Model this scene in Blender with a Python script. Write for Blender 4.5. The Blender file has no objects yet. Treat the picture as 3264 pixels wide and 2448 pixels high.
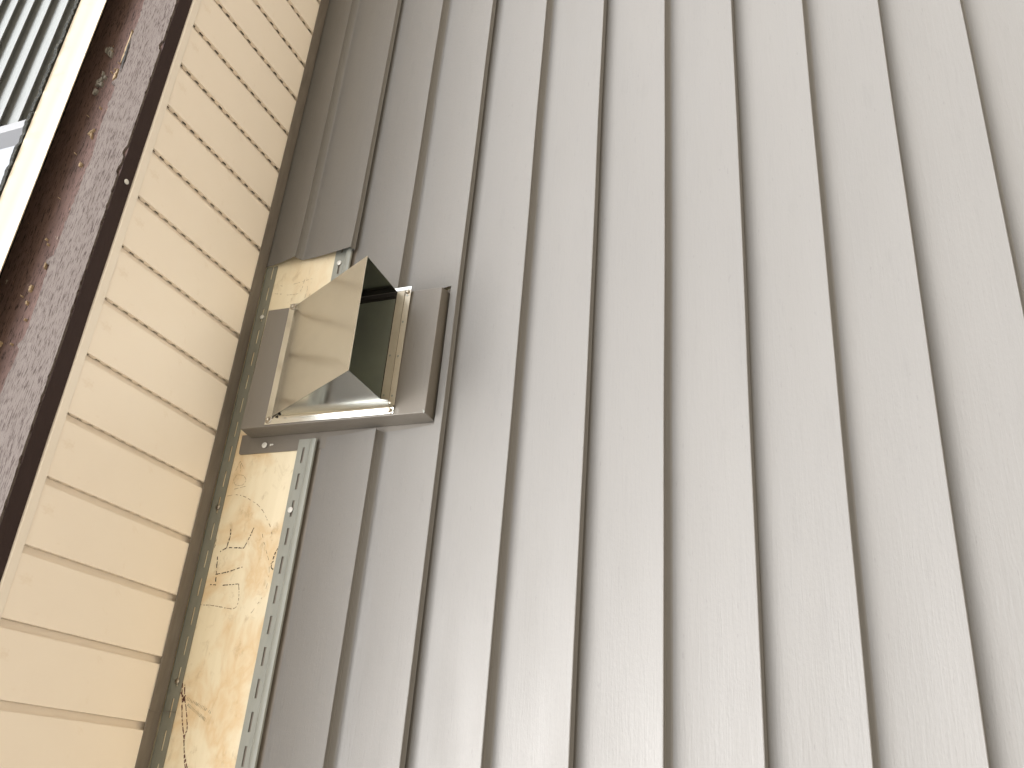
import bpy, math, random
from mathutils import Matrix, Vector, noise
random.seed(7)
S = bpy.context.scene
COL = S.collection
# ------------------------------------------------------------------ camera
cd = bpy.data.cameras.new('camera'); cam = bpy.data.objects.new('camera', cd); COL.objects.link(cam)
RR = [(0.07751129, 0.36407206, -0.92813982), (-0.89889525, 0.42820246, 0.09289767), (0.4312532, 0.82709986, 0.36045317)]
m = Matrix.Identity(4)
for i in range(3):
    m[i][0] = RR[0][i]; m[i][1] = -RR[1][i]; m[i][2] = -RR[2][i]
m.translation = Vector((0, -1.23419, 1.6))
cam.matrix_world = m
cd.sensor_width = 36; cd.lens = 36 * 2791.16 / 3264; cd.clip_start = .02; cd.clip_end = 500
S.camera = cam
# ------------------------------------------------------------------ light
SUN_EL, SUN_AZ = math.radians(48), math.radians(196)     # veiled sun in front of the wall, softened by cloud
W = bpy.data.worlds.new('World'); S.world = W; W.use_nodes = True
nt = W.node_tree; nt.nodes.clear()
sky = nt.nodes.new('ShaderNodeTexSky'); sky.sky_type = 'NISHITA'; sky.sun_disc = False
sky.sun_elevation = SUN_EL; sky.sun_rotation = SUN_AZ; sky.air_density = 1.0; sky.dust_density = 4; sky.ozone_density = .6
hs = nt.nodes.new('ShaderNodeHueSaturation'); hs.inputs['Saturation'].default_value = .14
bg = nt.nodes.new('ShaderNodeBackground'); bg.inputs['Strength'].default_value = .15
ow = nt.nodes.new('ShaderNodeOutputWorld')
nt.links.new(sky.outputs[0], hs.inputs['Color']); nt.links.new(hs.outputs[0], bg.inputs['Color']); nt.links.new(bg.outputs[0], ow.inputs[0])
sl = bpy.data.lights.new('sun', 'SUN'); sl.energy = .55; sl.angle = math.radians(34); sl.color = (1, .985, .95)
so = bpy.data.objects.new('sun', sl); COL.objects.link(so)
sd = Vector((math.sin(SUN_AZ) * math.cos(SUN_EL), math.cos(SUN_AZ) * math.cos(SUN_EL), math.sin(SUN_EL)))
so.rotation_euler = sd.to_track_quat('Z', 'Y').to_euler(); so.location = (0, 0, 12)
S.view_settings.view_transform = 'Standard'; S.view_settings.look = 'None'; S.view_settings.gamma = 1
S.view_settings.use_curve_mapping = False
S.view_settings.exposure = 1.77
S.render.engine = 'CYCLES'
S.cycles.max_bounces = 10; S.cycles.diffuse_bounces = 6; S.cycles.glossy_bounces = 5

# ------------------------------------------------------------------ materials
def mat(name, col, rough=.6, metal=0, spec=.5):
    M = bpy.data.materials.new(name); M.use_nodes = True
    b = M.node_tree.nodes['Principled BSDF']
    b.inputs['Base Color'].default_value = (*col, 1); b.inputs['Roughness'].default_value = rough
    b.inputs['Metallic'].default_value = metal; b.inputs['Specular IOR Level'].default_value = spec
    return M, M.node_tree, b
def coords(nt, scale, kind='Object', rot=(0, 0, 0)):
    t = nt.nodes.new('ShaderNodeTexCoord'); mp = nt.nodes.new('ShaderNodeMapping')
    mp.inputs['Scale'].default_value = scale; mp.inputs['Rotation'].default_value = rot
    nt.links.new(t.outputs[kind], mp.inputs[0]); return mp.outputs[0]
def noi(nt, vec, scale=1, detail=4, rough=.55, dist=0):
    n = nt.nodes.new('ShaderNodeTexNoise'); n.inputs['Scale'].default_value = scale; n.inputs['Detail'].default_value = detail
    n.inputs['Roughness'].default_value = rough; n.inputs['Distortion'].default_value = dist
    nt.links.new(vec, n.inputs['Vector']); return n.outputs['Fac']
def ramp(nt, fac, stops):
    r = nt.nodes.new('ShaderNodeValToRGB'); e = r.color_ramp.elements
    while len(e) < len(stops): e.new(.5)
    for el, (p, c) in zip(e, stops):
        el.position = p; el.color = (*c, 1) if len(c) == 3 else c
    nt.links.new(fac, r.inputs[0]); return r.outputs[0]
def g(v): return (v, v, v)
def mix(nt, fac, a, b, mode='MIX'):
    n = nt.nodes.new('ShaderNodeMix'); n.data_type = 'RGBA'; n.blend_type = mode
    for sock, v in ((n.inputs[0], fac), (n.inputs[6], a), (n.inputs[7], b)):
        if hasattr(v, 'is_output'): nt.links.new(v, sock)
        elif isinstance(v, tuple): sock.default_value = (*v, 1)
        else: sock.default_value = v
    return n.outputs[2]
def bump(nt, b, h, strength, dist):
    n = nt.nodes.new('ShaderNodeBump'); n.inputs['Strength'].default_value = strength; n.inputs['Distance'].default_value = dist
    nt.links.new(h, n.inputs['Height'])
    if b.inputs['Normal'].links: nt.links.new(b.inputs['Normal'].links[0].from_socket, n.inputs['Normal'])
    nt.links.new(n.outputs[0], b.inputs['Normal'])
def lnk(nt, a, b): nt.links.new(a, b)

def siding_mat(name, col):
    M, nt, b = mat(name, col, .42, 0, .5)
    big = noi(nt, coords(nt, (1.2, 3, 5)), 1.5, 3)
    c = mix(nt, big, tuple(v * .93 for v in col), tuple(v * 1.06 for v in col))
    dirt = ramp(nt, noi(nt, coords(nt, (9, 20, 60)), 1, 5, .7), [(.30, g(.86)), (.42, g(1))])
    c = mix(nt, .35, c, dirt, 'MULTIPLY')
    spk = ramp(nt, noi(nt, coords(nt, (60, 150, 260)), 1, 2, .5), [(.24, g(.55)), (.30, g(1))])
    c = mix(nt, .3, c, spk, 'MULTIPLY'); lnk(nt, c, b.inputs['Base Color'])
    streak = ramp(nt, noi(nt, coords(nt, (11, 420, 420)), 1, 3, .6, .4), [(.24, g(0)), (.34, g(1))])
    msk = ramp(nt, noi(nt, coords(nt, (3, 18, 18)), 1, 3, .6), [(.45, g(0)), (.62, g(.18))])
    c = mix(nt, msk, c, mix(nt, 1.0, c, streak, 'MULTIPLY')); lnk(nt, c, b.inputs['Base Color'])
    lnk(nt, ramp(nt, noi(nt, coords(nt, (4, 20, 20)), 1, 3), [(.3, g(.36)), (.7, g(.50))]), b.inputs['Roughness'])
    grain = noi(nt, coords(nt, (16, 260, 260)), 1, 4, .6, .6)
    bump(nt, b, grain, .32, .0011)
    grit = noi(nt, coords(nt, (150, 260, 300)), 1, 3, .6)
    bump(nt, b, grit, .22, .0008)
    dent = noi(nt, coords(nt, (2.2, 8, 8)), 1, 2)
    bump(nt, b, dent, .25, .004)
    return M
M_SID = siding_mat('taupe_siding', (.148, .142, .134))
M_PLATE = siding_mat('taupe_mount', (.150, .136, .118))
M_UP = siding_mat('pale_grey_siding', (.21, .222, .222))
M_CHAN, nt_, b_ = mat('brown_channel_and_shade', (.235, .205, .178), .45)
c_ = mix(nt_, ramp(nt_, noi(nt_, coords(nt_, (12, 60, 60)), 1, 5, .7), [(.35, g(.0)), (.7, g(1))]), (.145, .125, .105), (.195, .172, .148)); lnk(nt_, c_, b_.inputs['Base Color'])
M_FLG, nt_, b_ = mat('green_grey_flange', (.25, .25, .21), .4)
c_ = mix(nt_, noi(nt_, coords(nt_, (14, 60, 60)), 1, 5, .7), (.15, .15, .122), (.25, .255, .22)); lnk(nt_, c_, b_.inputs['Base Color'])
M_HEM, nt_, b_ = mat('pale_green_hem', (.42, .45, .41), .38)
c_ = mix(nt_, noi(nt_, coords(nt_, (14, 60, 60)), 1, 5, .7), (.205, .215, .195), (.285, .295, .272)); lnk(nt_, c_, b_.inputs['Base Color'])
def cream_mat(name, a, b2, rough=.38):
    M, nt, b = mat(name, a, rough)
    c = mix(nt, noi(nt, coords(nt, (5, 5, 5)), 1, 5, .6), a, b2)
    spots = ramp(nt, noi(nt, coords(nt, (13, 9, 9)), 1, 6, .65, .3), [(.30, (.80, .72, .62)), (.40, g(1))])
    c = mix(nt, .55, c, spots, 'MULTIPLY')
    lnk(nt, c, b.inputs['Base Color'])
    bump(nt, b, noi(nt, coords(nt, (5, 5, 5)), 1, 2), .2, .003)
    bump(nt, b, noi(nt, coords(nt, (220, 40, 220)), 1, 3), .12, .0006)
    return M
M_SOF = cream_mat('cream_soffit_vinyl', (.86, .775, .675), (.89, .82, .725))
M_TRIM = cream_mat('cream_trim', (.80, .74, .66), (.84, .78, .70))
M_DRIP = cream_mat('cream_drip_metal', (.56, .50, .40), (.60, .54, .43), .5)
M_WHITE, _, _ = mat('shade_greyed_white_trim', (.24, .245, .26), .5)  # white trim, base colour greyed to carry the corner post's shaded side
M_GALV, nt_, b_ = mat('galvanised_steel', (.62, .63, .60), .27, 1)
c_ = mix(nt_, noi(nt_, coords(nt_, (18, 18, 18)), 1, 6, .65), (.60, .61, .58), (.68, .685, .65)); lnk(nt_, c_, b_.inputs['Base Color'])
lnk(nt_, ramp(nt_, noi(nt_, coords(nt_, (30, 30, 12)), 1, 5, .7), [(.3, g(.15)), (.7, g(.22))]), b_.inputs['Roughness'])
bump(nt_, b_, noi(nt_, coords(nt_, (5, 5, 5)), 1, 1), .25, .003)
M_GALVD, nt_, b_ = mat('dull_galvanised_steel', (.20, .22, .19), .38, .85)
c_ = mix(nt_, noi(nt_, coords(nt_, (9, 9, 9)), 1, 6, .65), (.24, .27, .245), (.42, .44, .38)); lnk(nt_, c_, b_.inputs['Base Color'])
M_NAILW, _, _ = mat('zinc_nail_head', (.62, .62, .60), .5, .25)
M_NAILM, _, _ = mat('shiny_screw', (.40, .36, .30), .3, 1)
M_BEIGE, nt_, b_ = mat('beige_tinted_zinc', (.55, .50, .41), .36, .35)
lnk(nt_, mix(nt_, noi(nt_, coords(nt_, (40, 40, 40)), 1, 5, .7), (.46, .41, .32), (.62, .57, .48)), b_.inputs['Base Color'])
M_BLACK, _, _ = mat('flat_black', (.015, .013, .012), .7)  # plain black for rod and crack, stand-in for dark depth in duct and tear
# plywood
M_PLY, nt_, b_ = mat('raw_plywood', (.68, .54, .34), .62)
v_ = coords(nt_, (7, 7, 11))
base = mix(nt_, noi(nt_, coords(nt_, (5, 5, 70)), 1, 5, .6, .4), (.66, .59, .43), (.77, .70, .54))
st = ramp(nt_, noi(nt_, v_, 1, 5, .55, .5), [(.46, g(0)), (.57, g(.45)), (.62, g(.22)), (.74, g(.55))])
sp = nt_.nodes.new('ShaderNodeSeparateXYZ'); t_ = nt_.nodes.new('ShaderNodeTexCoord'); lnk(nt_, t_.outputs['Object'], sp.inputs[0])
grad = nt_.nodes.new('ShaderNodeMapRange'); grad.inputs[1].default_value = .62; grad.inputs[2].default_value = .05
grad.inputs[3].default_value = .15; grad.inputs[4].default_value = 1; lnk(nt_, sp.outputs[0], grad.inputs[0])
mm = nt_.nodes.new('ShaderNodeMath'); mm.operation = 'MULTIPLY'; lnk(nt_, st, mm.inputs[0]); lnk(nt_, grad.outputs[0], mm.inputs[1])
c_ = mix(nt_, mm.outputs[0], base, (.56, .33, .11))
sm = ramp(nt_, noi(nt_, coords(nt_, (22, 22, 40)), 1, 6, .7, .5), [(.32, (.62, .56, .48)), (.44, g(1))])
c_ = mix(nt_, .5, c_, sm, 'MULTIPLY'); lnk(nt_, c_, b_.inputs['Base Color'])
bump(nt_, b_, noi(nt_, coords(nt_, (12, 12, 300)), 1, 4, .6), .3, .0012)
def ink(name, col):
    M, nt, b = mat(name, col, .85, 0, .2); return M
M_INK = ink('dark_marker', (.06, .045, .035)); M_PEN = ink('pencil_grey', (.33, .27, .19)); M_BRN = ink('brown_marker', (.13, .06, .05)); M_STAMP = ink('grey_stamp_ink', (.36, .33, .24))
# weathered fascia woods
def wood(name, a, b2, fleck, fl_lo, fl_hi):
    M, nt, b = mat(name, a, .75, 0, .3)
    c = mix(nt, noi(nt, coords(nt, (7, 20, 34)), 1, 8, .75, .5), a, b2)
    fl = ramp(nt, noi(nt, coords(nt, (62, 230, 420)), 1, 5, .7, .3), [(fl_lo, g(1)), (fl_hi, g(0))])
    c = mix(nt, fl, c, fleck); lnk(nt, c, b.inputs['Base Color'])
    bump(nt, b, noi(nt, coords(nt, (40, 200, 280)), 1, 5, .65), .5, .0016)
    bump(nt, b, noi(nt, coords(nt, (8, 30, 40)), 1, 4, .6), .4, .005)
    return M, nt, b, c
M_WPK, *_ = wood('weathered_pink_grey_paint', (.088, .070, .062), (.130, .110, .100), (.036, .022, .019), .40, .50)
M_WDK, nt_, b_, c_ = wood('rotten_brown_paint', (.055, .034, .029), (.185, .118, .104), (.012, .007, .007), .36, .48)
pl = ramp(nt_, noi(nt_, coords(nt_, (9, 9, 22)), 1, 6, .75, .6), [(.655, g(0)), (.69, g(1))])
c2_ = mix(nt_, pl, c_, (.36, .33, .27))
pl2 = ramp(nt_, noi(nt_, coords(nt_, (25, 30, 60)), 1, 4, .7, .6), [(.70, g(0)), (.73, g(1))])
c2_ = mix(nt_, pl2, c2_, (.42, .22, .10)); lnk(nt_, c2_, b_.inputs['Base Color'])
M_WBT, *_ = wood('brown_painted_underside', (.026, .015, .014), (.038, .023, .022), (.02, .01, .01), .2, .3)
M_CHIP, _, _ = mat('bare_splintered_wood', (.32, .24, .15), .7)
M_GREYCHIP, _, _ = mat('grey_bare_wood', (.19, .18, .16), .8)
M_SHIN, nt_, b_ = mat('charcoal_asphalt_shingle', (.03, .032, .03), .9)
c_ = ramp(nt_, noi(nt_, coords(nt_, (260, 260, 260)), 1, 3, .7), [(.35, (.008, .009, .008)), (.55, (.025, .027, .025)), (.74, (.10, .09, .065))]); lnk(nt_, c_, b_.inputs['Base Color'])
bump(nt_, b_, noi(nt_, coords(nt_, (300, 300, 300)), 1, 3), 1, .003)
M_GND, nt_, b_ = mat('dry_ground', (.3, .27, .22), .9)
c_ = mix(nt_, noi(nt_, coords(nt_, (.8, .8, .8)), 1, 8, .7), (.26, .22, .16), (.38, .325, .245)); lnk(nt_, c_, b_.inputs['Base Color'])
M_BODY, _, _ = mat('rough_framing_timber', (.28, .20, .12), .8)

# ------------------------------------------------------------------ mesh helpers
class MB:
    def __init__(s): s.v = []; s.f = []; s.m = []; s.cur = 0
    def quad(s, a, b, c, d):
        i = len(s.v); s.v += [a, b, c, d]; s.f.append((i, i + 1, i + 2, i + 3)); s.m.append(s.cur)
    def tri(s, a, b, c):
        i = len(s.v); s.v += [a, b, c]; s.f.append((i, i + 1, i + 2)); s.m.append(s.cur)
    def box(s, x0, x1, y0, y1, z0, z1):
        i = len(s.v)
        s.v += [(x0, y0, z0), (x1, y0, z0), (x1, y1, z0), (x0, y1, z0), (x0, y0, z1), (x1, y0, z1), (x1, y1, z1), (x0, y1, z1)]
        for f in ((0, 3, 2, 1), (4, 5, 6, 7), (0, 1, 5, 4), (1, 2, 6, 5), (2, 3, 7, 6), (3, 0, 4, 7)):
            s.f.append(tuple(i + k for k in f)); s.m.append(s.cur)
    def hexa(s, P):   # 8 points, bottom 4 then top 4
        i = len(s.v); s.v += list(P)
        for f in ((0, 3, 2, 1), (4, 5, 6, 7), (0, 1, 5, 4), (1, 2, 6, 5), (2, 3, 7, 6), (3, 0, 4, 7)):
            s.f.append(tuple(i + k for k in f)); s.m.append(s.cur)
    def plate(s, P, t):   # thick sheet from planar-ish polygon P, thickness along -normal
        P = [Vector(p) for p in P]; n = Vector()
        for k in range(len(P)):
            a, b = P[k], P[(k + 1) % len(P)]; n += a.cross(b)
        n.normalize(); Q = [p - n * t for p in P]; i = len(s.v); L = len(P)
        s.v += [tuple(p) for p in P] + [tuple(q) for q in Q]
        s.f.append(tuple(range(i, i + L))); s.f.append(tuple(range(i + 2 * L - 1, i + L - 1, -1))); s.m += [s.cur] * 2
        for k in range(L):
            k2 = (k + 1) % L; s.f.append((i + k, i + L + k, i + L + k2, i + k2)); s.m.append(s.cur)
    def extr(s, prof, xs, wob=None, caps=True, closed=False):   # profile of (y, z) swept along X through stations xs
        n = len(prof); i = len(s.v)
        for x in xs:
            for j, (y, z) in enumerate(prof):
                dy, dz = wob(x, j) if wob else (0, 0); s.v.append((x, y + dy, z + dz))
        for a in range(len(xs) - 1):
            for j in range(n if closed else n - 1):
                j2 = (j + 1) % n
                s.f.append((i + a * n + j, i + (a + 1) * n + j, i + (a + 1) * n + j2, i + a * n + j2)); s.m.append(s.cur)
        if closed and caps:
            s.f.append(tuple(i + j for j in range(n))); s.f.append(tuple(i + (len(xs) - 1) * n + j for j in reversed(range(n)))); s.m += [s.cur] * 2
    def disc(s, c, r, h, n=16, sx=1.0):   # domed round head facing -Y
        x, y, z = c; i = len(s.v)
        for rr, yy in ((r, 0), (r, -h * .6), (r * .75, -h), ):
            for k in range(n):
                a = 2 * math.pi * k / n; s.v.append((x + math.cos(a) * rr * sx, y + yy, z + math.sin(a) * rr))
        s.v.append((x, y - h * 1.08, z))
        for L in range(2):
            for k in range(n):
                k2 = (k + 1) % n; s.f.append((i + L * n + k, i + L * n + k2, i + (L + 1) * n + k2, i + (L + 1) * n + k)); s.m.append(s.cur)
        for k in range(n):
            s.f.append((i + 2 * n + k, i + 2 * n + (k + 1) % n, i + 3 * n)); s.m.append(s.cur)
    def build(s, name, mats, parent=None, smooth=0, recalc=True, bev=0):
        me = bpy.data.meshes.new(name)
        off = Vector(parent['_b']) if parent is not None and '_b' in parent else Vector((0, 0, 0))
        me.from_pydata([tuple(Vector(v) - off) for v in s.v], [], s.f)
        if not isinstance(mats, (list, tuple)): mats = [mats]
        for M in mats: me.materials.append(M)
        me.polygons.foreach_set('material_index', s.m); me.update()
        import bmesh
        bm = bmesh.new(); bm.from_mesh(me)
        bmesh.ops.remove_doubles(bm, verts=bm.verts, dist=1e-6)
        if recalc: bmesh.ops.recalc_face_normals(bm, faces=bm.faces)
        if bev: bmesh.ops.bevel(bm, geom=[e for e in bm.edges if e.is_manifold and e.calc_face_angle(0) > .5], offset=bev, segments=2, profile=.5, affect='EDGES')
        bm.to_mesh(me); bm.free()
        if smooth: me.shade_smooth(); me.set_sharp_from_angle(angle=math.radians(smooth))
        o = bpy.data.objects.new(name, me); COL.objects.link(o)
        if parent is not None:
            o.parent = parent
            if '_b' in parent: o['_b'] = parent['_b']
        return o
def thing(name, base, label, cat, group=None):
    o = bpy.data.objects.new(name, None); COL.objects.link(o); o.location = base; o['_b'] = base
    o.empty_display_size = .05
    o['label'] = label; o['category'] = cat
    if group: o['group'] = group
    return o
def frange(a, b, st):
    n = max(1, int(round((b - a) / st))); return [a + (b - a) * i / n for i in range(n + 1)]

H = 2.7202                      # soffit height
XA, XB = -2.6, 6.5              # ends of this stretch of house
# lips of the siding courses
Z = [2.6391, 2.5067, 2.3860, 2.2577, 2.1289, 2.0010, 1.8736, 1.7455, 1.6196, 1.4949, 1.3704]
while Z[-1] > .3: Z.append(Z[-1] - .1262)

# ------------------------------------------------------------------ ground
b = MB(); b.quad((-80, -80, 0), (80, -80, 0), (80, 80, 0), (-80, 80, 0))
o = b.build('ground', M_GND); o['kind'] = 'structure'

# ------------------------------------------------------------------ house wall with siding
LIP, TOP = .0215, .0028
ZL = [1.6 + (z - 1.6) * (1.23419 - LIP) / (1.23419 - .012) for z in Z]   # lips stand proud of the measured plane
def wobf(seed, ay=.0009, az=.0007):
    def w(x, j):
        n1 = noise.noise(Vector((x * 1.7, seed * 3.1, .3))); n2 = noise.noise(Vector((x * 2.9, seed * 5.7, 4.2)))
        return (n1 * ay * 2, n2 * az * 2)
    return w
def course_prof(zt, zb, yt=TOP, lap=False, nseg=7):
    P = []
    for i in range(nseg + 1):
        t = i / nseg
        y = yt + (LIP - .0006 - yt) * t ** 1.45                        # faintly hollow face
        P.append((-y, zt + (zb + .0016 - zt) * t))
    P += [(-LIP - .0001, zb + .0008), (-LIP + .0004, zb - .0002), (-LIP + .0016, zb - .0003), (-LIP + .0028, zb + .0006), (-LIP + .0034, zb + .0026)]
    if lap: P += [(-LIP + .0090, zb - .0008), (-LIP + .0115, zb - .0024), (-LIP + .0124, zb - .0012), (-.0050, zb + .0090), (-.0036, zb + .013)]
    else: P += [(-LIP + .0080, zb - .0002), (-LIP + .0088, zb - .0014), (-LIP + .0098, zb - .0012), (-.0064, zb - .0044), (-.0044, zb - .0062), (-.0034, zb - .0085)]
    return P
wall = thing('house_wall', (0.5, 0, 0), 'taupe lap siding wall with bare plywood strip under the cream soffit', 'wall')
b = MB(); b.box(XA, XB, 0, .018, .05, 3.55); ply = b.build('plywood_sheathing', M_PLY, wall)
ply['label'] = 'bare stained plywood sheathing with pencilled notes'
def panel(kt, segs, hem=None, seed=1, extra=None):
    """one siding sheet: courses kt+1 and kt+2, butt at Z[kt+2]; segs = [(x0, x1, zfrom, zto)]"""
    b = MB(); zt, zm, zb = ZL[kt], ZL[kt + 1], ZL[kt + 2]
    P1 = [(-.0030, zt + .022)] + course_prof(zt - .002, zm); P2 = course_prof(zm - .0085, zb, yt=.0034, lap=True)
    for (x0, x1, part) in segs:
        P = P1 + P2[1:] if part == 'full' else P2 if part == 'low' else [p for p in P2 if p[1] < part]
        b.extr(P, frange(x0, x1, .06), wobf(seed))
    return b.build('siding_panel', M_SID, wall, smooth=24, recalc=False)
# ordinary sheets below
for i, kt in enumerate(range(3, len(Z) - 2, 2)):
    panel(kt, [(XA, XB, 'full')], seed=kt)
# notched sheet at the block: left piece, right piece, strip under the block
NX0, NX1 = .5725, .850
b = MB(); w_ = wobf(1)
P1 = course_prof(Z[1] - .0065, ZL[2]); P2 = course_prof(ZL[2] - .0085, ZL[3], yt=.0034, lap=True)
full = P1 + P2[1:]
def skew_cut(P, xs, side):   # slightly uneven saw cut at the notch
    return xs
b.extr(full, frange(XA, NX0, .06), w_); b.extr(full, frange(NX1, .985, .045), w_); b.extr([(-.0030, 2.535), (-.0032, 2.51)] + full, frange(.985, XB, .06), w_)
def pz(z):
    for a, c in zip(P2, P2[1:]):
        if a[1] >= z >= c[1]:
            t = (a[1] - z) / (a[1] - c[1] + 1e-9); return a[0] + (c[0] - a[0]) * t
    return P2[-1][0]
low = [(pz(2.2685), 2.2685)] + [p for p in P2 if p[1] < 2.2685]
b.extr(low, frange(NX0, NX1, .06), w_)
p1 = b.build('siding_panel', M_SID, wall, smooth=24, recalc=False); p1['label'] = 'siding panel notched round the vent block'
# its nailing hem with slots, left and right of the block
def slotted(b, x0, x1, y0, y1, z0, z1, s0, s1, phase, per=.0505, ln=.030, skip=()):
    b.box(x0, x1, y0, y1, z0, s0); b.box(x0, x1, y0, y1, s1, z1)
    n = int(math.floor((x0 - phase) / per)) - 1; x = x0
    while True:
        a = phase + n * per; e = a + ln; n += 1
        if e <= x0: continue
        if a >= x1: break
        if a > x: b.box(x, a, y0, y1, s0, s1)
        x = e
    if x < x1: b.box(x, x1, y0, y1, s0, s1)
for (x0, x1, nm) in ((XA, NX0 - .0015, 0), (.862, .992, 1)):
    b = MB()
    slotted(b, x0, x1, -.0038, -.0028, 2.5235, 2.5505, 2.5345, 2.5392, .0197)
    b.extr([(-.0038, 2.5235), (-.0050, 2.5225), (-.0100, 2.5215), (-.0125, 2.5185), (-.0130, 2.5125), (-.0120, 2.5080), (-.0090, 2.5070), (-.0050, 2.5120), (-.0030, 2.5160)],
           frange(x0, x1 - (.004 if not nm else 0), .08))
    b.cur = 1; b.box(x0, x1 - .001, -.0016, -.0009, 2.4940, 2.5470)  # dark brown leaf, painted-in shade behind the slots and under the roll
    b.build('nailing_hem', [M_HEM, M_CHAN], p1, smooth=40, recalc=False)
# topmost sheet, cut off beside the hood and bellied away from the wall at its free end
b = MB()
Pa = [(-.0030, H + .02)] + course_prof(H - .001, ZL[0] + .004, yt=.0030); Pb = course_prof(ZL[0] - .0045, ZL[1] + .003, yt=.0034, lap=True)
nA = len(Pa)
def w0(x, j):
    k = max(0, 1 - (x - .975) / .16); k = k * k
    t = j / (nA + len(Pb) - 2)
    n1 = noise.noise(Vector((x * 1.7, 9.1, .3)))
    return (-.0035 * k * (.3 + .7 * math.sin(math.pi * t)) + n1 * .001, 0)
b.extr(Pa + Pb[1:], frange(.975, XB, .04), w0)
p0 = b.build('siding_panel', M_SID, wall, smooth=24, recalc=False); p0['label'] = 'topmost siding panel with ragged cut end by the hood'
# J channel at the soffit
b = MB(); b.cur = 0
ys = [(-.0066, H - .0012), (-.0345, H - .0016), (-.0352, H - .0008), (-.0350, H - .0003), (-.0066, H - .0003)]
b.extr(ys, frange(XA, .0945, .1), wobf(40, .0003, .0003), closed=True)
b.extr([(y, z - .0011) for y, z in ys], frange(.0925, XB, .1), wobf(41, .0003, .0003), closed=True)
ch = b.build('soffit_channel', M_CHAN, wall, smooth=30)
b = MB(); slotted(b, XA, .9745, -.0019, -.0009, 2.6930, H - .0002, 2.7021, 2.7053, .0340, ln=.031)
b.build('nailing_flange', M_FLG, ch, recalc=False)
b = MB(); b.box(.0935, .0945, -.0045, -.0018, 2.6931, H - .002); b.build('channel_seam', M_CHAN, ch)
# nails
def nail(x, y, z, r, M, parent, nm='nail', h=.0022, head=True):
    b = MB(); b.disc((x, y, z), r, h, 18); o = b.build(nm, M, parent, smooth=50); return o
nail(.9542, -.0045, 2.5372, .0052, M_NAILW, wall); nail(.852, -.0026, 2.7022, .0047, M_NAILW, wall)
nail(.4488, -.0026, 2.7027, .0048, M_NAILM, wall); nail(.1427, -.0026, 2.7035, .0045, M_NAILM, wall)
nail(.436, -.0045, 2.5396, .0052, M_NAILW, wall); nail(.8440, -.0044, 2.5372, .005, M_NAILW, wall)

# pencil, marker and stamp marks on the plywood
def catmull(pts, n=8):
    if len(pts) < 3:
        return [tuple(pts[0][i] + (pts[-1][i] - pts[0][i]) * t / n for i in (0, 1)) for t in range(n + 1)]
    out = []; P = [pts[0]] + list(pts) + [pts[-1]]
    for i in range(1, len(P) - 2):
        for k in range(n):
            t = k / n; a, b_, c, d = P[i - 1:i + 3]
            out.append(tuple(.5 * (2 * b_[q] + (c[q] - a[q]) * t + (2 * a[q] - 5 * b_[q] + 4 * c[q] - d[q]) * t * t + (3 * b_[q] - a[q] - 3 * c[q] + d[q]) * t ** 3) for q in (0, 1)))
    out.append(pts[-1]); return out
MARKN = [0]
def mark(polys, M, w=.0011, gap=.25, curve=True, jit=.0003, name='pencil_mark', label=None):
    b = MB(); MARKN[0] += 1; yy = -.0004 - .00001 * MARKN[0]
    for pts in polys:
        P = catmull(pts) if curve else catmull(pts[:2]) if len(pts) == 2 else sum([catmull([pts[i], pts[i + 1]]) for i in range(len(pts) - 1)], [])
        Q = [P[0]]                                   # resample finely
        for a, c in zip(P, P[1:]):
            L = math.dist(a, c); n = max(1, int(L / .0016))
            Q += [(a[0] + (c[0] - a[0]) * k / n, a[1] + (c[1] - a[1]) * k / n) for k in range(1, n + 1)]
        on = True; left = random.uniform(.003, .012); prev = None
        for a, c in zip(Q, Q[1:]):
            L = math.dist(a, c); left -= L
            if left < 0:
                on = not on; left = random.uniform(.002, .010) if on else random.uniform(.001, .005) * gap * 3; prev = None
            if not on or L < 1e-7: continue
            nx, nz = -(c[1] - a[1]) / L, (c[0] - a[0]) / L
            wa = w * random.uniform(.55, 1.25) / 2; dj = random.uniform(-jit, jit)
            e0 = prev or ((a[0] + nx * wa, yy, a[1] + nz * wa), (a[0] - nx * wa, yy, a[1] - nz * wa))
            e1 = ((c[0] + nx * (wa + dj), yy, c[1] + nz * (wa + dj)), (c[0] - nx * (wa - dj), yy, c[1] - nz * (wa - dj)))
            b.quad(e0[0], e0[1], e1[1], e1[0]); prev = e1
    o = b.build(name, M, ply_parent, recalc=False)
    if label: o['label'] = label
    return o
ply_parent = ply
mark([[(.2711, 2.695), (.270, 2.668), (.2645, 2.630), (.2660, 2.618), (.2742, 2.6140), (.292, 2.6165), (.3068, 2.6212)]], M_PEN, .0016, .2, label='letter L of handwritten LITE')
mark([[(.3068, 2.6212), (.3047, 2.6572)], [(.3066, 2.6825), (.3057, 2.6698)]], M_INK, .0019, .15, False, label='letter I of handwritten LITE')
mark([[(.3115, 2.6719), (.333, 2.676), (.3566, 2.6801)], [(.3242, 2.676), (.3285, 2.650), (.3367, 2.6209)]], M_INK, .0018, .3, False, label='letter T of handwritten LITE')
mark([[(.3655, 2.6770), (.3725, 2.664), (.3707, 2.6265)], [(.3734, 2.6644), (.393, 2.662), (.4118, 2.6653)], [(.3707, 2.6265), (.390, 2.619), (.4099, 2.6129)]], M_INK, .0019, .3, False, label='letter E of handwritten LITE')
mark([[(.4703, 2.6894), (.4721, 2.6706), (.4675, 2.6503), (.4585, 2.6322), (.4506, 2.6167), (.4357, 2.5997), (.4221, 2.5893), (.4052, 2.5771), (.3879, 2.5700), (.3827, 2.5694)]], M_PEN, .0014, .6)
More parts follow.
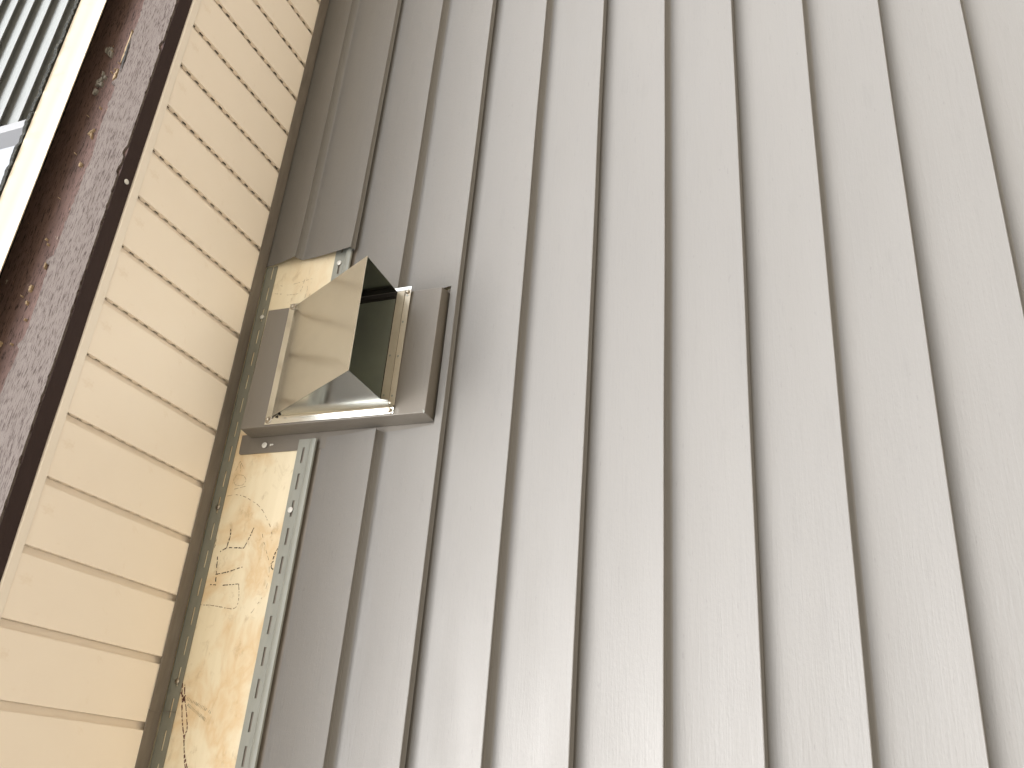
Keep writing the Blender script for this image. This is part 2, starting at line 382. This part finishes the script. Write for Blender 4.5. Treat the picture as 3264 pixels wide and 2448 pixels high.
mark([[(.3954, 2.593), (.3781, 2.5847), (.3592, 2.5742), (.3457, 2.567), (.3258, 2.5619), (.3046, 2.5611), (.2869, 2.5647), (.2741, 2.5713), (.2566, 2.5826)]], M_PEN, .0011, .9)
mark([[(.3729, 2.5520), (.3572, 2.5578), (.3356, 2.5597), (.3314, 2.5528)]], M_INK, .0018, .1)
mark([[(.3407, 2.5628), (.3487, 2.5529)]], M_INK, .001, .3)
mark([[(.3880, 2.6917), (.3730, 2.6912)]], M_INK, .001, .3)
mark([[(.538, 2.6775), (.5143, 2.6708)], [(.538, 2.6775), (.5195, 2.6831)], [(.538, 2.6775), (.5229, 2.6649)],
      [(.5009, 2.6833), (.5092, 2.679), (.5106, 2.6716), (.508, 2.662), (.4992, 2.6546), (.491, 2.659), (.4896, 2.6661), (.492, 2.677), (.5009, 2.6833)],
      [(.4828, 2.6769), (.4874, 2.6524)]], M_PEN, .0009, .15, True, .0002, label='pencilled circle with an arrow')
mark([[(.9231, 2.6429), (.9297, 2.5994)], [(.9303, 2.6179), (.91, 2.62), (.8979, 2.6285), (.8987, 2.6545)], [(.9066, 2.6856), (.903, 2.668)],
      [(.9128, 2.6078), (.9016, 2.6062), (.8801, 2.6088)], [(.893, 2.5965), (.8837, 2.6016)], [(.925, 2.676), (.921, 2.668)]], M_PEN, .0010, .3)
mark([[(.1399, 2.6930), (.124, 2.690), (.1144, 2.6868), (.0881, 2.6789), (.0561, 2.6657), (.0311, 2.6564), (.0117, 2.6455), (-.03, 2.622)],
      [(.138, 2.6880), (.1172, 2.6823), (.100, 2.674), (.0705, 2.663), (.0626, 2.6642), (.052, 2.6640), (.0331, 2.6580), (.010, 2.648), (-.03, 2.618)],
      [(.125, 2.693), (.1172, 2.6843), (.110, 2.684)], [(.121, 2.681), (.1133, 2.6865)], [(.120, 2.6868), (.112, 2.6815)]], M_BRN, .0019, .12, label='brown scribbled marker line')
st_ = []
for (p0_, p1_) in (((.1161, 2.6758), (.0957, 2.6201)), ((.1069, 2.6721), (.0837, 2.6287))):
    n = 17
    for i in range(n):
        if random.random() < .12: continue
        t = i / n; x, z = p0_[0] + (p1_[0] - p0_[0]) * t, p0_[1] + (p1_[1] - p0_[1]) * t
        dx, dz = .0022, -.0009
        st_.append([(x - dx, z - dz), (x + dx, z + dz)])
        if random.random() < .6: st_.append([(x + dx * random.choice((-1, 0, 1)), z), (x + dx * random.choice((-1, 1)) - .0004, z - .0018)])
mark(st_, M_STAMP, .0008, .1, False, .0001, name='ink_stamp', label='faded two line mill stamp')

# ------------------------------------------------------------------ mounting block
blk = thing('mounting_block', (.7125, 0, 2.277), 'brown boxed mounting block under the silver vent hood', 'mounting block')
FX0, FX1, FZ0 = .5855, .8405, 2.2770; FY = -.040
b = MB()
f0, f1 = (FX0, FY, FZ0), (FX1 - .003, FY + .004, FZ0)
g0, g1 = (FX0, FY, 2.6600), (FX1, FY + .001, 2.6580)
k0, k1 = (FX0 - .003, -.004, FZ0 - .004), (FX1, -.004, FZ0 - .004); h0, h1 = (FX0 - .003, -.004, 2.6625), (FX1, -.004, 2.6605)
b.quad(f0, f1, g1, g0); b.quad(f0, g0, h0, k0); b.quad(f1, f0, k0, k1); b.quad(f1, k1, h1, g1); b.quad(g0, g1, h1, h0)
body = b.build('block_body', M_PLATE, blk, bev=.0008)
b = MB()
P = [(.5505, 2.2), (.5505, 2.6790), (.5520, 2.6822), (.5550, 2.6835), (.590, 2.6845), (.590, 2.2)]
b.plate([(x, -.0024, z) for x, z in P], -.0014); b.build('nailing_flange', M_PLATE, blk)
nail(.5650, -.0042, 2.6259, .0056, M_NAILW, blk)
b = MB(); b.disc((.5650, -.0039, 2.6125), .0022, .0003, 10, 1.0); b.disc((.5652, -.0039, 2.6085), .0018, .0003, 10); b.build('nail_slot', M_NAILW, blk)
b = MB(); b.plate([(.8415, -.0024, 2.2600), (.8415, -.0024, 2.6535), (.8510, -.0024, 2.6535), (.8510, -.0024, 2.2600)], .001); b.build('edge_flange', M_CHAN, blk)  # flange coloured dark brown so the notch gap looks shaded
b = MB(); b.tri((.583, -.0405, 2.2785), (.5915, -.0408, 2.2815), (.5875, -.0408, 2.2765)); b.build('scratch', M_HEM, blk)

# ------------------------------------------------------------------ vent hood
hood = thing('vent_hood', (.716, -.041, 2.338), 'shiny galvanised steel vent hood screwed to the brown block', 'vent hood')
yf = -.0418
X0, X1, C0, C1 = .5885, .8455, .6035, .8385
ZB, ZT = 2.3375, 2.6055; ZC = 2.5915; ZD = 2.3660
A = (C1, -.1600, 2.3620); B = (C0, -.1790, 2.3460)
b = MB()   # flange ring
def pl(x0, x1, z0, z1, y=yf, t=.0009, dy=0):
    b.hexa([(x0, y, z0), (x1, y, z0), (x1, y + t, z0), (x0, y + t, z0), (x0, y + dy, z1), (x1, y + dy, z1), (x1, y + t + dy, z1), (x0, y + t + dy, z1)])
pl(X0, X1, ZC, ZT); b.hexa([(X0, yf + .0, ZB), (C0 - .0045, yf - .0012, ZB), (C0 - .0045, yf - .0003, ZB), (X0, yf + .0009, ZB), (X0, yf, ZC - .0001), (C0 - .0045, yf - .0012, ZC - .0001), (C0 - .0045, yf - .0003, ZC - .0001), (X0, yf + .0009, ZC - .0001)]); pl(C1, X1, ZB + .0001, ZC - .0001)
b.build('flange', M_GALV, hood)
b = MB(); pl(C0 + .0001, C1 - .0001, ZB, 2.3490, y=yf - .0002); pl(C0 + .002, C1 - .002, 2.3492, ZD, y=yf - .0022, dy=.0016)
b.build('folded_lower_flange', M_BEIGE, hood)
b = MB()   # sloped cover with hemmed lip
b.plate([(C0, yf - .0005, ZC), B, A, (C1, yf - .0005, ZC)], -.0009)
dn = Vector((0, .82, .30)).normalized()
cov = b.build('hood_cover', M_GALV, hood)
b = MB(); PR = [(C0 - .0045, yf - .0012), (C0 - .0030, yf - .0026), (C0 - .0018, yf - .0052), (C0 - .0009, yf - .0090), (C0 - .0003, yf - .0140), (C0 + .0002, yf - .0200), (C0 + .0004, yf - .0270)]
for (xa, ya), (xb, yb) in zip(PR, PR[1:]):
    za = ZC - .001 + (ya - yf) * 1.8; zb_ = ZC - .001 + (yb - yf) * 1.8
    b.quad((xa, ya, 2.3375), (xa, ya, za), (xb, yb, zb_), (xb, yb, 2.3375 + .012 * (xb > C0)))
b.tri((C0 + .0004, yf - .027, ZC - .001 - .0486), (C0 + .0004, yf - .027, 2.3495), (C0 + .0004, B[1] + .0012, B[2]))
b.build('side_cheek', M_GALV, hood, smooth=60)
b = MB(); b.plate([(C1 - .0004, yf, ZC - .001), (C1 - .0004, A[1] + .0012, A[2]), (C1 - .0004, yf, 2.3670)], .0009); b.build('side_cheek', M_GALV, hood)
b = MB(); b.box(C0 + .006, C1 - .018, -.0445, -.0436, ZD + .001, ZC - .02); b.build('damper_flap', M_GALVD, hood)
b = MB(); b.box(C1 - .0125, C1 - .0105, -.0480, -.0436, ZD + .0015, ZC - .03); b.build('damper_rod', M_BLACK, hood)
b = MB(); b.box(C0 + .002, C1 - .002, -.0425, -.0420, ZD, ZC - .005); b.build('duct_dark_sheet', M_BLACK, hood)  # black sheet standing in for the unlit duct hole
def screw(x, z, y=yf):
    b = MB(); b.disc((x, y - .0002, z), .0068, .0008, 20); b.disc((x, y - .0010, z), .0045, .0034, 6); b.disc((x, y - .0044, z), .0032, .0008, 12)
    b.build('screw', M_NAILM, hood, smooth=40)
for x, z in ((.8385, 2.5975), (.8325, 2.3435), (.5945, 2.3445), (.5980, 2.5985)): screw(x, z)
for x, z in ((.622, 2.3442), (.622, 2.3578), (.700, 2.3442), (.700, 2.3578), (.770, 2.3450), (.826, 2.3440)):
    b = MB(); b.disc((x, yf - .0004 if z < 2.35 else yf - .0055, z), .0020, .0005, 10); b.build('spot_weld', M_GALVD, hood)
b = MB()
for k in range(10):
    a0, a1 = 2 * math.pi * k / 10, 2 * math.pi * (k + 1) / 10
    P_ = lambda a, q: (.6012 - (-.0520 - q[1]) * .12, q[1], q[2])
    q0 = (0, -.0515 + .0042 * math.cos(a0) * (1 + .2 * math.sin(3 * a0)), 2.5690 + .0034 * math.sin(a0)); q1 = (0, -.0515 + .0042 * math.cos(a1) * (1 + .2 * math.sin(3 * a1)), 2.5690 + .0034 * math.sin(a1))
    b.tri(P_(0, (0, -.0515, 2.5690)), P_(a0, q0), P_(a1, q1))
b.tri((.6000, -.0430, 2.5850), (.6010, -.0470, 2.5790), (.5990, -.0432, 2.5765)); b.tri((.6010, -.0470, 2.5790), (.6014, -.0490, 2.5740), (.5990, -.0432, 2.5765))
b.build('torn_corner_dark_patch', M_BLACK, hood)  # black patch painted on the cheek for the dark inside of the tear

# ------------------------------------------------------------------ soffit
PITCH = .103514; GX = 1.31235; YW, YO = -.0120, -.3560
sof = thing('soffit', (.7, -.19, H), 'cream vented soffit boards between brown channel and pale edge strip', 'soffit')
GW, GD = .0135, .0105
b = MB(); t = .001
b.box(0, PITCH - GW, YO, YW, H, H + t)                                   # face
b.box(PITCH - GW, PITCH - GW + t, YO, YW, H + t, H + GD)                 # near side of the groove
b.box(PITCH - GW + t, PITCH, YO, YW, H + GD - t, H + GD)                 # groove ceiling
b.box(0, t, YO, YW, H + t, H + .0046); b.box(0, t, YO, YW, H + .0088, H + GD - t)
y = YO; sp_, sl_ = .0238, .0108
b.box(0, t, YO, YO + .002, H + .0046, H + .0088); y = YO + .002
while y < YW:
    e = min(y + sl_, YW); n = min(y + sp_, YW)
    if e < n: b.box(0, t, e, n, H + .0046, H + .0088)
    y += sp_
b.box(0, t, YW - .008, YW, H + .0046, H + .0088)
first = None
K0, K1 = int((GX - XA) / PITCH), int((XB - GX) / PITCH)
for k in range(-K1, K0):
    x = GX - k * PITCH + .004
    if first is None:
        first = b.build('soffit_panel', M_SOF, None, bev=.0004); first.data.transform(Matrix.Translation((0, 0, -H)))
        o = first
    else:
        o = first.copy(); COL.objects.link(o)
    o.parent = sof; o.location = Vector((x, 0, H)) - Vector(sof['_b'])
    o.location.z += .0003 * noise.noise(Vector((x * 9, 0, 0)))
b = MB()
tp = [(-.3545, H - .0016), (-.3560, H - .0030), (-.3700, H - .0034), (-.3712, H - .0020), (-.3712, H + .0030), (-.3560, H + .0030), (-.3545, H - .0002)]
b.extr(tp, frange(XA, .5645, .1), wobf(50, .0004, .0003), closed=True)
b.build('edge_strip', M_TRIM, sof, smooth=30)
b = MB(); b.extr([(y, z - .0006) for y, z in tp], frange(.5635, XB, .1), wobf(51, .0004, .0003), closed=True)
b.build('edge_strip', M_TRIM, sof, smooth=30)

# ------------------------------------------------------------------ fascia
fas = thing('fascia_board', (.9, -.385, H), 'rotting brown fascia board with peeling paint beside the soffit', 'fascia board')
def wf(x, j):
    return (noise.noise(Vector((x * 6, 1, 1))) * .0012, noise.noise(Vector((x * 21, j, 5))) * .0008)
b = MB(); b.extr([(-.3600, H + .0046), (-.3985, H + .0010), (-.3990, H + .0022), (-.3968, 2.800), (-.3950, 2.93), (-.3600, 2.93)], frange(XA, XB, .02), wf, closed=True)
core = b.build('board_core', [M_WDK], fas, smooth=20)
b = MB(); b.extr([(-.3715, H + .0004), (-.3996, H - .0002), (-.3996, H + .0009), (-.3715, H + .0014)], frange(XA, XB, .05), wf, closed=True); b.build('painted_underside', M_WBT, fas)
# weathered outer skin with ragged upper edge and chipped lower edge
b = MB(); xs = frange(.0, 3.0, .0035); xs = frange(XA, 0, .05)[:-1] + xs + frange(3.0, XB, .05)[1:]
i = len(b.v)
for x in xs:
    r = noise.fractal(Vector((x * 9, 2.2, 0)), 1.0, 2.0, 3) * .006 + noise.noise(Vector((x * 110, 7, 0))) * .0028
    spike = max(0, noise.noise(Vector((x * 38, 17, 0))) - .28) * .03
    zt = 2.812 + r + spike + .004 * math.sin(x * 5)
    lo = max(0, noise.noise(Vector((x * 60, 33, 0))) - .12) * .006
    if .905 < x < .93 or .945 < x < .97: lo += .005 * math.sin((x - .905) / .025 * math.pi) if x < .93 else .006 * math.sin((x - .945) / .025 * math.pi)
    if 1.195 < x < 1.215: lo += .004
    zb = H + .0012 + lo
    yo = noise.noise(Vector((x * 6, 1, 1))) * .0012
    b.v += [(x, -.3975 + yo, zb), (x, -.4030 + yo, zb + .0004), (x, -.4038 + yo, (zb + zt) / 2), (x, -.4025 + yo, zt - .003), (x, -.4008 + yo, zt), (x, -.3955 + yo, zt + .0006)]
for a in range(len(xs) - 1):
    for j in range(5): b.f.append((i + a * 6 + j, i + (a + 1) * 6 + j, i + (a + 1) * 6 + j + 1, i + a * 6 + j + 1)); b.m.append(0)
b.build('weathered_skin', M_WPK, fas, smooth=40)
# lengthwise splits, bare chips and splinters in the rotten upper half
CH = [(1.235, 2.8175, .09, .02, M_CHIP, .0040), (1.165, 2.821, .030, -.08, M_CHIP, .0045), (1.02, 2.826, .016, .3, M_CHIP, .0022), (1.030, 2.830, .016, -.9, M_CHIP, .0014),
      (.955, 2.828, .011, .1, M_CHIP, .0026), (.70, 2.838, .014, 0, M_CHIP, .0040), (.672, 2.834, .008, .2, M_CHIP, .0020), (.742, 2.822, .014, .1, M_CHIP, .0016), (.60, 2.862, .010, .1, M_CHIP, .003)]
rs = random.Random(5)
for i_ in range(16): CH.append((rs.uniform(.55, 1.25), rs.uniform(2.823, 2.862), rs.uniform(.002, .005), rs.uniform(-.5, .5), M_CHIP, rs.uniform(.0008, .0016)))
for i_ in range(22):
    big = i_ < 15; cx_, cz_ = (1.145, 2.857) if big else (1.235, 2.864)
    CH.append((cx_ + rs.gauss(0, .013 if big else .008), cz_ + rs.gauss(0, .0042), rs.uniform(.005, .016), rs.uniform(-.25, .35), M_GREYCHIP, rs.uniform(.0012, .0040)))
for (x, z, L, a, M, w_) in CH:
    b = MB(); n = 9; up = []; dn_ = []
    for k in range(n + 1):
        t = k / n; xx = (t - .5) * L; hw = w_ * .5 * math.sin(math.pi * min(1, max(0, t))) ** .6 * random.uniform(.45, 1.2)
        ca, sa = math.cos(a), math.sin(a)
        zo = random.uniform(-.25, .25) * w_
        up.append((x + xx * ca - (hw + zo) * sa, -.4012 - random.uniform(0, .0012), z + xx * sa + (hw + zo) * ca)); dn_.append((x + xx * ca + (hw - zo) * sa, -.4008, z + xx * sa - (hw - zo) * ca))
    for k in range(n):
        b.quad(up[k], up[k + 1], dn_[k + 1], dn_[k])
        b.quad(up[k], up[k + 1], (up[k + 1][0], -.396, up[k + 1][2]), (up[k][0], -.396, up[k][2]))
        b.quad(dn_[k], dn_[k + 1], (dn_[k + 1][0], -.396, dn_[k + 1][2]), (dn_[k][0], -.396, dn_[k][2]))
    b.build('splinter' if M is M_CHIP else 'peeled_patch', M, fas)
b = MB(); n = 14; up = []; lo_ = []
for k in range(n + 1):
    t = k / n; x = 1.165 + .085 * t; w2 = .0032 * math.sin(math.pi * (t * .92 + .06)) * random.uniform(.6, 1.2)
    zc = 2.806 + .004 * t; up.append((x, -.4046, zc + w2)); lo_.append((x, -.4046, zc - w2))
for k in range(n): b.quad(up[k], up[k + 1], lo_[k + 1], lo_[k])
b.build('crack', M_BLACK, fas)
def disc_down(x, y, z, r):
    b = MB(); b.disc((x, 0, 0), r, .0022, 18)
    b.v = [(vx, y + vz, z + vy) for vx, vy, vz in b.v]
    return b.build('nail', M_NAILW, fas, smooth=50)
disc_down(.9048, -.3844, H - .0012, .0046)

# ------------------------------------------------------------------ drip edge
b = MB()
b.extr([(-.4340, 2.8720), (-.4392, 2.8645), (-.4408, 2.8640), (-.4414, 2.8652), (-.4400, 2.8700), (-.4370, 2.8780), (-.4340, 2.8860), (-.4325, 2.8930), (-.4340, 2.8990), (-.4385, 2.9070), (-.4440, 2.9180), (-.4475, 2.9280), (-.400, 2.9400)],
       frange(XA, XB, .08), wobf(60, .0006, .0005))
de = b.build('drip_edge', M_DRIP, None, smooth=50, recalc=False)
de['label'] = 'glossy cream metal drip edge strip below the dark shingles'; de['category'] = 'drip edge'

# ------------------------------------------------------------------ roof
roof = thing('roof', (.9, .2, 3.1), 'dark asphalt shingle roof edge above the cream metal strip', 'roof')
SL = math.tan(math.radians(24))
b = MB(); y0, y1 = -.4290, 4.2
z0_ = 2.9415
b.hexa([(XA, y0, z0_), (XB, y0, z0_), (XB, y1, z0_ + (y1 - y0) * SL), (XA, y1, z0_ + (y1 - y0) * SL), (XA, y0, z0_ + .012), (XB, y0, z0_ + .012), (XB, y1, z0_ + .012 + (y1 - y0) * SL), (XA, y1, z0_ + .012 + (y1 - y0) * SL)])
b.build('roof_deck', M_BODY, roof)
b = MB(); x = XA
def shingle_mesh(w, seed, depth=.32):
    b = MB(); xs = frange(0, w, .004); i = 0
    for q, x in enumerate(xs):
        j = noise.noise(Vector((x * 120, seed * 7.3, 1))) * .0026 + noise.noise(Vector((x * 35, seed * 2.3, 4))) * .0022
        k = noise.noise(Vector((x * 160, seed * 4.1, 8))) * .0016
        b.v += [(x, j, k), (x, j - .0008, .007 + k), (x, depth, depth * SL + .006), (x, depth, depth * SL - .001)]
    for a in range(len(xs) - 1):
        for j in range(4): b.f.append((a * 4 + j, (a + 1) * 4 + j, (a + 1) * 4 + (j + 1) % 4, a * 4 + (j + 1) % 4)); b.m.append(0)
    L = (len(xs) - 1) * 4; b.f += [(0, 1, 2, 3), (L + 3, L + 2, L + 1, L)]; b.m += [0, 0]
    me_o = b.build('shingle', M_SHIN, None); return me_o
protos = [shingle_mesh(.305 - .004, s) for s in range(5)]
used = set(); base = Vector(roof['_b'])
for row in range(9):
    x = XA + (.15 if row % 2 else 0)
    yy = -.4515 + row * .14; zz = 2.9285 + row * .14 * SL + (.004 if row else 0)
    while x < XB - .3 and (row < 3 or True):
        p = random.randrange(5)
        if p in used: o = protos[p].copy(); COL.objects.link(o)
        else: o = protos[p]; used.add(p)
        o.parent = roof; o.location = Vector((x, yy, zz + .0006 * random.random() + (.0015 if row else 0))) - base; x += .305
b = MB(); yy = -.4515 + 9 * .14
b.hexa([(XA, yy, 2.9325 + (yy + .4515) * SL), (XB, yy, 2.9325 + (yy + .4515) * SL), (XB, 4.3, 2.9325 + 4.7515 * SL), (XA, 4.3, 2.9325 + 4.7515 * SL),
        (XA, yy, 2.944 + (yy + .4515) * SL), (XB, yy, 2.944 + (yy + .4515) * SL), (XB, 4.3, 2.944 + 4.7515 * SL), (XA, 4.3, 2.944 + 4.7515 * SL)])
b.build('upper_shingles', M_SHIN, roof)['kind'] = 'stuff'
b = MB(); b.box(XA, XA + .1, .02, 4.2, .05, 2.95); b.box(XB - .1, XB, .02, 4.2, .05, 2.95); b.box(XA, XB, 4.2, 4.3, .05, 4.9)
for xx in (XA, XB - .1):
    b.v += [(xx, .02, 2.95), (xx + .1, .02, 2.95), (xx + .1, 4.2, 2.95), (xx, 4.2, 2.95), (xx, .02, 3.12), (xx + .1, .02, 3.12), (xx + .1, 4.2, 4.97), (xx, 4.2, 4.97)]
    i = len(b.v) - 8
    for f in ((0, 3, 2, 1), (4, 5, 6, 7), (0, 1, 5, 4), (1, 2, 6, 5), (2, 3, 7, 6), (3, 0, 4, 7)): b.f.append(tuple(i + k for k in f)); b.m.append(0)
bw = b.build('rear_walls', M_SID, wall)

# ------------------------------------------------------------------ upper storey beyond the roof
UY = .80; UX = 2.60
up = thing('upper_storey', (4, UY, 3.5), 'pale grey lap sided upper storey wall with white corner post', 'building')
c = .1370; ztop = 5.478 + 14 * c
b = MB(); b.box(UX + .03, 8.5, UY + .003, UY + .06, 3.5, ztop); b.build('storey_body', M_BODY, up)
b = MB(); lp = .037
b.extr([(UY - .004, c - .002), (UY - lp * .5, c * .5), (UY - lp, .001), (UY - lp + .002, 0), (UY - lp + .003, .030), (UY - .008, .034), (UY - .0045, -.003)], [UX + .03, 8.5])
first = b.build('lap_board', M_UP, None, recalc=False)
z = 3.47; k = 0
z = 5.478 - 14 * c
while z < ztop:
    o = first if k == 0 else first.copy()
    if k: COL.objects.link(o)
    o.parent = up; o.location = Vector((0, 0, z)) - Vector(up['_b']); z += c; k += 1
b = MB(); b.box(UX, UX + .045, UY - .048, UY + .04, 3.4, ztop); b.build('corner_post', M_WHITE, up, bev=.002)
b = MB(); b.box(UX - .01, 8.6, UY - .06, UY + .08, ztop + .005, ztop + .06); b.build('coping', M_WHITE, up)

for n_ in (wall, sof, fas, roof, up, blk, hood, de): n_['kind'] = 'thing'
for o in bpy.data.objects:
    if '_b' in o: del o['_b']
